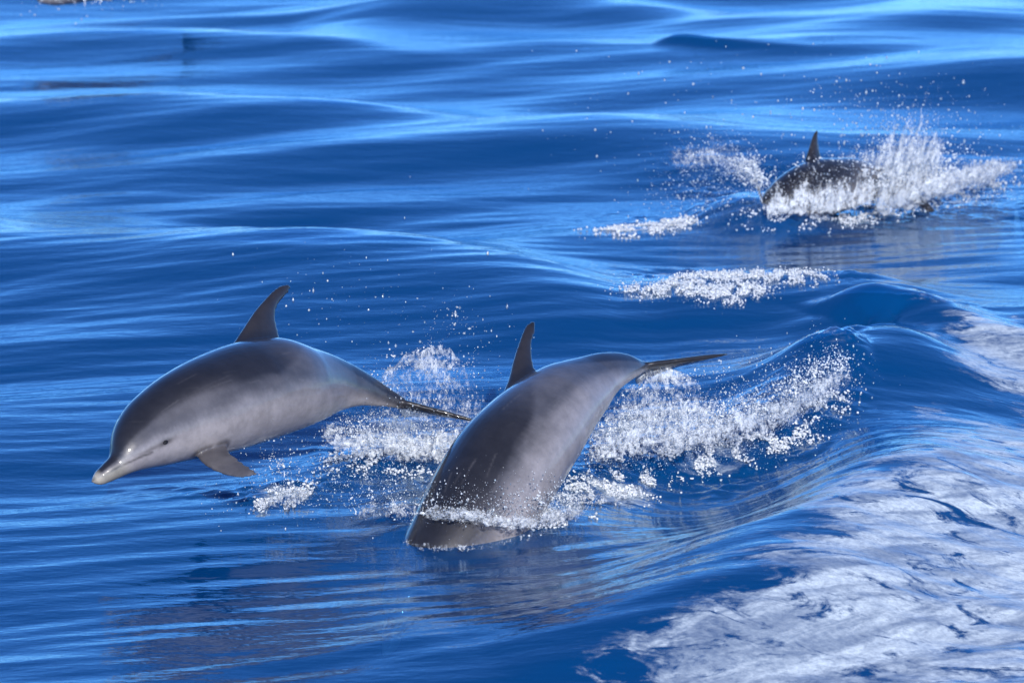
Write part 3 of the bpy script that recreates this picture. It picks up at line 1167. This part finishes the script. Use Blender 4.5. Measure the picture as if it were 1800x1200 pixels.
def froth(path, n, size, r, thr=0.0, lump=0.10):
    """frothy mass: clumped points round a polyline"""
    P = along(path, n * 3) + rng.normal(0, 1, (n * 3, 3)) * np.array(size)
    k = perlin2(P[:, 0] / lump + P[:, 2] / lump * 0.7, P[:, 1] / lump * 0.6 + P[:, 2] / lump, 41) > thr
    P = P[k][:n]
    return P, r * rng.uniform(0.6, 1.3, len(P))


def mist(path, n, size, rlo, rhi, skew=4.5):
    n = int(n * 0.72) if n > 1000 else n
    P = along(path, n) + rng.normal(0, 1, (n, 3)) * np.array(size)
    return P, rlo * 0.7 + (rhi * 1.15 - rlo) * rng.rand(n) ** skew


def sheet(c, rx, ry, rz, n, thr, r, th0=0.0, th1=math.pi, scale=0.12, seed=33):
    """curved film of water: part of an ellipsoid with torn holes, thick rim strands"""
    th = th0 + (th1 - th0) * rng.rand(n * 2)
    ph = np.arcsin(rng.uniform(-0.25, 1.0, n * 2))
    P = np.stack([np.cos(th) * np.cos(ph) * rx, -np.sin(th) * np.cos(ph) * ry, np.sin(ph) * rz], -1)
    w = fbm2(th * 2.2 / scale * 0.12 + 5, ph * 3.0 / scale * 0.12, seed, 3)
    P *= (1 + 0.16 * fbm2(np.cos(th) * 1.4 + ph, np.sin(th) * 1.4 - ph, seed + 5, 3))[:, None]
    k = w > thr
    rr = r * (0.7 + 0.8 * np.clip(w[k], 0, 1)) * rng.uniform(0.8, 1.2, k.sum())
    return (P[k] + np.array(c))[:n], rr[:n]


def afloat(path, n, sx, sy, r, rise=0.01, thr=0.0, lump=0.12):
    """froth lying on the sea: points scattered round a line of pixels, at the height of the water"""
    W = catmull(np.array([surf(*p) for p in path]), 60)
    P = W[rng.randint(0, 60, n * 3)] + np.c_[rng.normal(0, sx, n * 3), rng.normal(0, sy, n * 3), np.zeros(n * 3)]
    k = perlin2(P[:, 0] / lump, P[:, 1] / lump * 0.8, 41) > thr
    P = P[k][:n]
    P[:, 2] = sea_fields(P[:, 0], P[:, 1])[0] + np.abs(rng.normal(0, rise, len(P))) - r * 0.2
    return P, r * rng.uniform(0.5, 1.3, len(P))


def veil(path, heights, layers=4, gap=0.05, lean=(0, 0, 1), dens=0.75, bulge=0.06, nu=110, nv=25, seed=0):
    """torn films of thrown water rising from a line; heights in metres along the line"""
    VV, FF, DD = [], [], []
    B = catmull(np.array([at_d(*p) for p in path]), nu)
    u = np.linspace(0, 1, nu)
    H = np.interp(u, np.linspace(0, 1, len(heights)), heights)
    lean = np.array(lean, float)
    for l in range(layers):
        sd = seed * 7 + l * 3
        hl = H * (0.75 + 0.5 * fbm2(u * 9 + l * 5.1, u * 0 + sd, 91, 3)) * (1.0 - 0.12 * l)
        v = np.linspace(0, 1, nv)
        U, Vv = np.meshgrid(u, v, indexing='ij')
        P = B[:, None, :] + lean[None, None] * (hl[:, None] * v[None])[:, :, None]
        dep = (l - (layers - 1) / 2) * gap + bulge * np.sin(Vv * math.pi * 0.9) * (1 if l % 2 else -1)
        dep = dep + 0.016 * fbm2(U * 14 + l, Vv * 5 + sd, 95, 3)
        P[:, :, 1] += dep
        P[:, :, 0] += 0.018 * fbm2(U * 11 + 9 * l, Vv * 4 + sd, 97, 3)
        P[:, :, 2] += 0.014 * fbm2(U * 15 + 5 * l, Vv * 6 + sd, 99, 3)
        d = dens * sstep(0, 0.12, Vv + 0.02) * (1 - 0.75 * sstep(0.35, 1.0, Vv)) * (1 - sstep(0.93, 1.0, Vv))
        d = d * sstep(0, 0.06, U) * (1 - sstep(0.94, 1.0, U)) * (1 + 0.55 * fbm2(U * 7 + l * 3, Vv * 2.5, 101 + l, 3))
        o = len(VV) * nu * nv
        i = (np.arange(nu - 1)[:, None] * nv + np.arange(nv - 1)[None]) + l * nu * nv
        FF.append(np.stack([i, i + nv, i + nv + 1, i + 1], -1).reshape(-1, 4))
        VV.append(P.reshape(-1, 3))
        DD.append(d.ravel())
    return np.concatenate(VV), np.concatenate(FF), np.concatenate(DD)


def dome(c, rx, ry, rz, dens=0.5, nu=120, nv=50, seed=0):
    """bulging film of water thrown up as a torn half shell"""
    th = np.linspace(0, 2 * math.pi, nu)
    ph = np.linspace(-0.2, math.pi / 2, nv)
    T, Ph = np.meshgrid(th, ph, indexing='ij')
    cx, sx = np.cos(T), np.sin(T)
    k = 1 + 0.22 * fbm2(cx * 1.3 + Ph, sx * 1.3 - Ph, 110 + seed, 3) + 0.05 * fbm2(cx * 5 + Ph * 3, sx * 5 - Ph * 2, 114 + seed, 3)
    P = np.stack([cx * np.cos(Ph) * rx * k, sx * np.cos(Ph) * ry * k, np.sin(Ph) * rz * k], -1) + np.array(c)
    d = dens * (1 + 0.8 * fbm2(cx * 2.2 + Ph * 2, sx * 2.2 - Ph, 120 + seed, 3)) * (0.75 + 0.5 * sstep(0.5, 1.3, np.abs(Ph)))
    i = np.arange(nu - 1)[:, None] * nv + np.arange(nv - 1)[None]
    F = np.stack([i, i + nv, i + nv + 1, i + 1], -1).reshape(-1, 4)
    return P.reshape(-1, 3), F, d.ravel()


def splash(name, label, liquid=None, clear=None, drops=None, veils=None, voxel=0.0052):
    """broken water as one top-level object: strands and froth, with films and droplets as parts"""
    lp = np.concatenate([p for p, _ in liquid])
    lr = np.concatenate([r for _, r in liquid])
    o = link(name, liquid_mesh(lp, lr, voxel), M_FROTH)
    tag(o, label, "splash", kind="stuff")
    if clear:
        c = link("water_sheet", liquid_mesh(np.concatenate([p for p, _ in clear]), np.concatenate([r for _, r in clear]), voxel), M_SHEET, o)
        tag(c, kind="stuff")
    if veils:
        n = 0
        VV, FF, DD = [], [], []
        for v, f, d in veils:
            VV.append(v)
            FF.append(f + n)
            DD.append(d)
            n += len(v)
        me = mesh_np("spray_veil", np.concatenate(VV), np.concatenate(FF))
        a = me.attributes.new("dens", 'FLOAT', 'POINT')
        a.data.foreach_set("value", np.concatenate(DD).astype(np.float32))
        tag(link("spray_veil", me, M_VEIL, o), kind="stuff")
    if drops:
        P = np.concatenate([p for p, _ in drops])
        R = np.concatenate([r for _, r in drops])
        d = link("droplets", droplets_mesh(P, R), M_DROP, o)
        tag(d, kind="stuff")
    return o


# behind the leaping dolphin's tail
splash("tail_splash", "white splash with a glassy dome behind the leaping dolphin's tail",
       liquid=[
           jets([(600, 760, 19.7), (700, 775, 19.8), (800, 780, 19.9)], 230, (-0.2, -.4, .9), (.7, .5, .6), .20, .0052, 22),
           jets([(640, 690, 19.9), (690, 640, 20.0), (760, 620, 20.1), (830, 660, 20.1)], 60, (.1, 0, .8), (.6, .4, .5), .20, .005),
           afloat([(580, 800), (700, 800), (830, 800)], 1500, .05, .12, .006, .008, .05)],
       veils=[
           veil([(560, 765, 19.65), (650, 790, 19.75), (760, 800, 19.85), (860, 800, 20.0)], [.10, .20, .24, .20], 6, .07, (0, 0, 1), .92, .04, seed=1),
           veil([(640, 740, 19.95), (740, 750, 20.05), (860, 760, 20.15)], [.22, .40, .26], 3, .06, (0, 0, 1), .45, .10, seed=2),
           dome(at_d(752, 735, 20.05), .27, .22, .285, .62, seed=1), dome(at_d(748, 735, 20.05), .22, .17, .24, .52, seed=2)],
       drops=[
           mist([(600, 740, 19.75), (700, 755, 19.85), (800, 765, 19.95), (850, 775, 20.0)], 6000, (.07, .12, .045), .0010, .0038),
           mist([(620, 720, 19.8), (740, 690, 20.0), (850, 690, 20.1)], 1800, (.14, .18, .10), .0010, .0050),
           mist([(520, 520, 20.0), (600, 520, 20.1), (700, 540, 20.2), (840, 620, 20.2)], 230, (.18, .25, .13), .0014, .0060),
           mist([(775, 540, 20.1), (810, 570, 20.1), (850, 600, 20.1)], 90, (.05, .08, .04), .002, .008),
           mist([(560, 800, 19.5), (650, 810, 19.6), (750, 820, 19.7)], 1500, (.16, .2, .05), .0011, .0045)])

# water dripping from the leaping dolphin's belly and flipper
splash("drip_splash", "thin splash of drops falling behind the leaping dolphin's flipper",
       liquid=[
           jets([(480, 795, 19.25), (495, 830, 19.22), (505, 870, 19.2)], 40, (.1, 0, .1), (.25, .3, .35), .16, .0052, width=(.02, .05, .03)),
           afloat([(455, 885), (505, 876), (550, 866)], 700, .03, .07, .006, .008, .0)],
       veils=[veil([(462, 884, 19.15), (500, 882, 19.15), (545, 872, 19.2)], [.03, .10, .03], 3, .05, (.1, 0, 1), .75, .02, 70, 20, seed=3)],
       drops=[
           mist([(460, 790, 19.2), (500, 830, 19.2), (480, 880, 19.2)], 420, (.08, .12, .07), .0011, .0048),
           mist([(420, 870, 19.1), (520, 860, 19.2), (620, 850, 19.4)], 1300, (.14, .18, .04), .0010, .0042)])

# collar of water round the diving dolphin
splash("dive_splash", "white collar of water where the diving dolphin enters the sea",
       liquid=[
           jets([(735, 885, 19.0), (780, 875, 18.95), (850, 885, 18.93)], 60, (.25, -.2, .45), (.5, .25, .3), .16, .0048),
           jets([(900, 890, 18.95), (960, 880, 19.1), (1010, 880, 19.25)], 110, (.35, -.3, .6), (.5, .3, .35), .17, .0055),
           jets([(640, 880, 19.1), (700, 890, 19.0), (735, 905, 19.0)], 60, (-.5, -.1, .5), (.4, .3, .35), .2, .005),
           afloat([(860, 925), (940, 918), (1010, 905)], 1300, .05, .07, .006, .008, 0.0)],
       veils=[
           veil([(735, 905, 18.96), (800, 912, 18.86), (880, 925, 18.84), (960, 922, 18.95), (1030, 905, 19.15)], [.06, .09, .10, .13, .10], 4, .03, (.15, 0, 1), .95, .02, seed=4),
           veil([(630, 905, 19.05), (690, 905, 19.0), (740, 910, 18.98)], [.06, .14, .10], 3, .05, (-.3, 0, 1), .55, .03, 80, 24, seed=5),
           veil([(706, 950, 18.95), (745, 964, 18.84), (810, 966, 18.78), (890, 955, 18.78), (980, 932, 18.90)], [.015, .03, .035, .05, .06], 2, .02, (0, 0, 1), .50, .01, seed=16)],
       drops=[
           mist([(760, 895, 18.9), (860, 900, 18.86), (950, 895, 18.95), (1010, 885, 19.15)], 3000, (.05, .05, .025), .0009, .0032),
           mist([(620, 870, 19.2), (700, 860, 19.15), (760, 870, 19.0), (860, 870, 18.9)], 1700, (.10, .12, .055), .0009, .004),
           mist([(900, 870, 18.95), (1000, 860, 19.2), (1050, 860, 19.3)], 1500, (.09, .10, .05), .0009, .004)])

# the long splash behind the diving dolphin's flukes
splash("wake_splash", "long white splash trailing behind the diving dolphin's flukes",
       liquid=[
           jets([(1060, 760, 19.8), (1150, 740, 19.9), (1250, 735, 19.95), (1340, 715, 20.1)], 340, (.1, -.2, .8), (.6, .5, .6), .20, .0052, 22),
           jets([(1370, 690, 20.15), (1430, 665, 20.3), (1490, 630, 20.45)], 200, (-.25, -.1, 1.1), (.4, .4, .5), .20, .0055, 22),
           jets([(1100, 690, 19.95), (1200, 660, 20.0), (1260, 645, 20.0)], 60, (.4, 0, .2), (.5, .4, .4), .2, .005),
           afloat([(1000, 866), (1080, 862), (1140, 845)], 1100, .06, .09, .006, .008, 0.02),
           afloat([(1180, 812), (1280, 800), (1400, 765)], 1200, .08, .07, .006, .008, 0.12),
           afloat([(1040, 800), (1200, 775), (1350, 740), (1470, 690)], 2500, .06, .14, .006, .010, 0.0)],
       veils=[
           veil([(1020, 800, 19.65), (1120, 790, 19.75), (1240, 770, 19.85), (1340, 750, 20.0), (1440, 700, 20.25), (1500, 650, 20.4)], [.18, .27, .23, .20, .21, .12], 6, .08, (0, 0, 1), .88, .04, 190, seed=6),
           veil([(1060, 760, 19.9), (1150, 750, 19.95), (1260, 740, 20.0)], [.24, .36, .20], 5, .06, (.2, 0, 1), .80, .06, seed=7),
           dome(at_d(1160, 745, 19.98), .24, .18, .235, .62, seed=3),
           veil([(990, 880, 19.3), (1080, 875, 19.35), (1150, 855, 19.45)], [.03, .05, .03], 3, .06, (0, 0, 1), .75, .02, 100, 16, seed=8)],
       drops=[
           mist([(1050, 770, 19.7), (1130, 745, 19.85), (1230, 740, 19.95), (1340, 715, 20.1), (1440, 670, 20.35)], 9000, (.07, .11, .05), .0010, .0038),
           mist([(1050, 760, 19.7), (1200, 720, 19.9), (1350, 700, 20.1), (1480, 640, 20.4)], 3000, (.12, .15, .075), .0010, .005),
           mist([(1000, 830, 19.5), (1150, 800, 19.6), (1300, 790, 19.8), (1430, 730, 20.1)], 4000, (.14, .16, .02), .0008, .0032),
           mist([(1270, 640, 20.0), (1330, 690, 20.1), (1400, 620, 20.2)], 130, (.10, .1, .08), .0015, .0065)])

# the far dolphin's burst
splash("burst_splash", "big burst of white spray around the far dolphin at the upper right",
       liquid=[
           jets([(1340, 330, 24.2), (1310, 290, 24.4)], 220, (-1.0, 0, 1.3), (.8, .5, .6), .28, .007, 22),
           jets([(1540, 330, 24.4), (1580, 320, 24.6), (1660, 310, 24.8)], 260, (.35, -.1, 1.9), (.9, .6, .7), .30, .009),
           jets([(1400, 300, 24.3), (1470, 290, 24.4), (1530, 300, 24.5)], 90, (.2, -.1, .9), (.5, .4, .5), .22, .006),
           afloat([(1060, 410), (1130, 402), (1210, 388)], 700, .08, .12, .008, .008, 0.05),
           afloat([(1330, 388), (1430, 386), (1560, 372)], 900, .09, .10, .007, .008, 0.0),
           afloat([(1540, 365), (1640, 340), (1760, 300)], 900, .10, .2, .008, .010, 0.05)],
       veils=[
           veil([(1530, 372, 24.3), (1600, 355, 24.5), (1680, 330, 24.7), (1770, 295, 25.0)], [.34, .30, .24, .10], 6, .10, (.1, 0, 1), 1.15, .05, 140, seed=9),
           veil([(1530, 340, 24.5), (1570, 330, 24.6), (1640, 310, 24.8)], [.52, .74, .46], 6, .10, (.25, 0, 1), 1.12, .08, seed=10),
           veil([(1345, 372, 24.15), (1325, 318, 24.3), (1262, 292, 24.45), (1175, 292, 24.55)], [.14, .30, .34, .22], 7, .10, (-.3, 0, 1), .60, .06, seed=11),
           veil([(1340, 378, 24.0), (1420, 378, 24.02), (1540, 360, 24.2)], [.30, .34, .36], 4, .03, (.12, 0, 1), 1.05, .02, seed=12),
           veil([(1430, 330, 24.6), (1500, 325, 24.65), (1580, 320, 24.7)], [.20, .40, .55], 4, .08, (.2, 0, 1), .9, .05, seed=14),
           veil([(1560, 345, 24.4), (1660, 335, 24.55), (1790, 290, 25.0)], [.20, .26, .10], 5, .10, (.3, 0, 1), 1.0, .05, seed=15),
           veil([(1040, 416, 23.9), (1130, 408, 24.0), (1230, 388, 24.1)], [.02, .05, .04], 3, .06, (0, 0, 1), .8, .02, 100, 16, seed=13)],
       drops=[
           mist([(1220, 280, 24.5), (1300, 290, 24.4)], 1400, (.18, .25, .11), .0014, .006),
           mist([(1200, 350, 24.2), (1280, 340, 24.2)], 900, (.20, .25, .07), .0014, .006),
           mist([(1420, 210, 24.5), (1550, 210, 24.6), (1650, 200, 24.8)], 900, (.22, .25, .13), .0014, .007),
           mist([(1550, 330, 24.4), (1650, 330, 24.6), (1750, 300, 24.9)], 4000, (.15, .2, .07), .0012, .005),
           mist([(1560, 280, 24.6), (1600, 240, 24.8)], 2500, (.13, .2, .12), .0012, .0055),
           mist([(1000, 260, 24.5), (1200, 180, 24.8), (1500, 150, 25.0), (1750, 200, 25.2)], 260, (.35, .3, .18), .0018, .008),
           mist([(1350, 330, 24.1), (1450, 320, 24.15), (1520, 310, 24.3)], 1300, (.09, .05, .08), .0014, .005)],
       voxel=0.006)

# foaming crest behind the diving dolphin
splash("crest_foam", "grey bubbling foam tumbling on the wave crest right of centre",
       liquid=[
           afloat([(1115, 512), (1180, 506), (1260, 516), (1330, 508)], 4600, .05, .08, .0050, .014, -0.05, .07),
           afloat([(1190, 492), (1280, 486), (1360, 484), (1430, 490)], 3200, .06, .08, .0050, .012, 0.0, .07)],
       drops=[mist([(1110, 505, 21.6), (1250, 495, 21.8), (1400, 485, 21.9)], 900, (.10, .10, .02), .0011, .004)],
       voxel=0.0042)

# spray falling at the top left corner
splash("corner_splash", "small spray of drops hanging at the top left edge",
       liquid=[jets([(70, -10, 27.8), (165, -8, 27.9), (250, -12, 28.0)], 60, (0, 0, -.2), (.3, .3, .5), .16, .008)],
       drops=[mist([(60, -20, 27.9), (170, -6, 27.9), (270, -14, 28.0)], 300, (.10, .1, .08), .002, .008)],
       voxel=0.006)
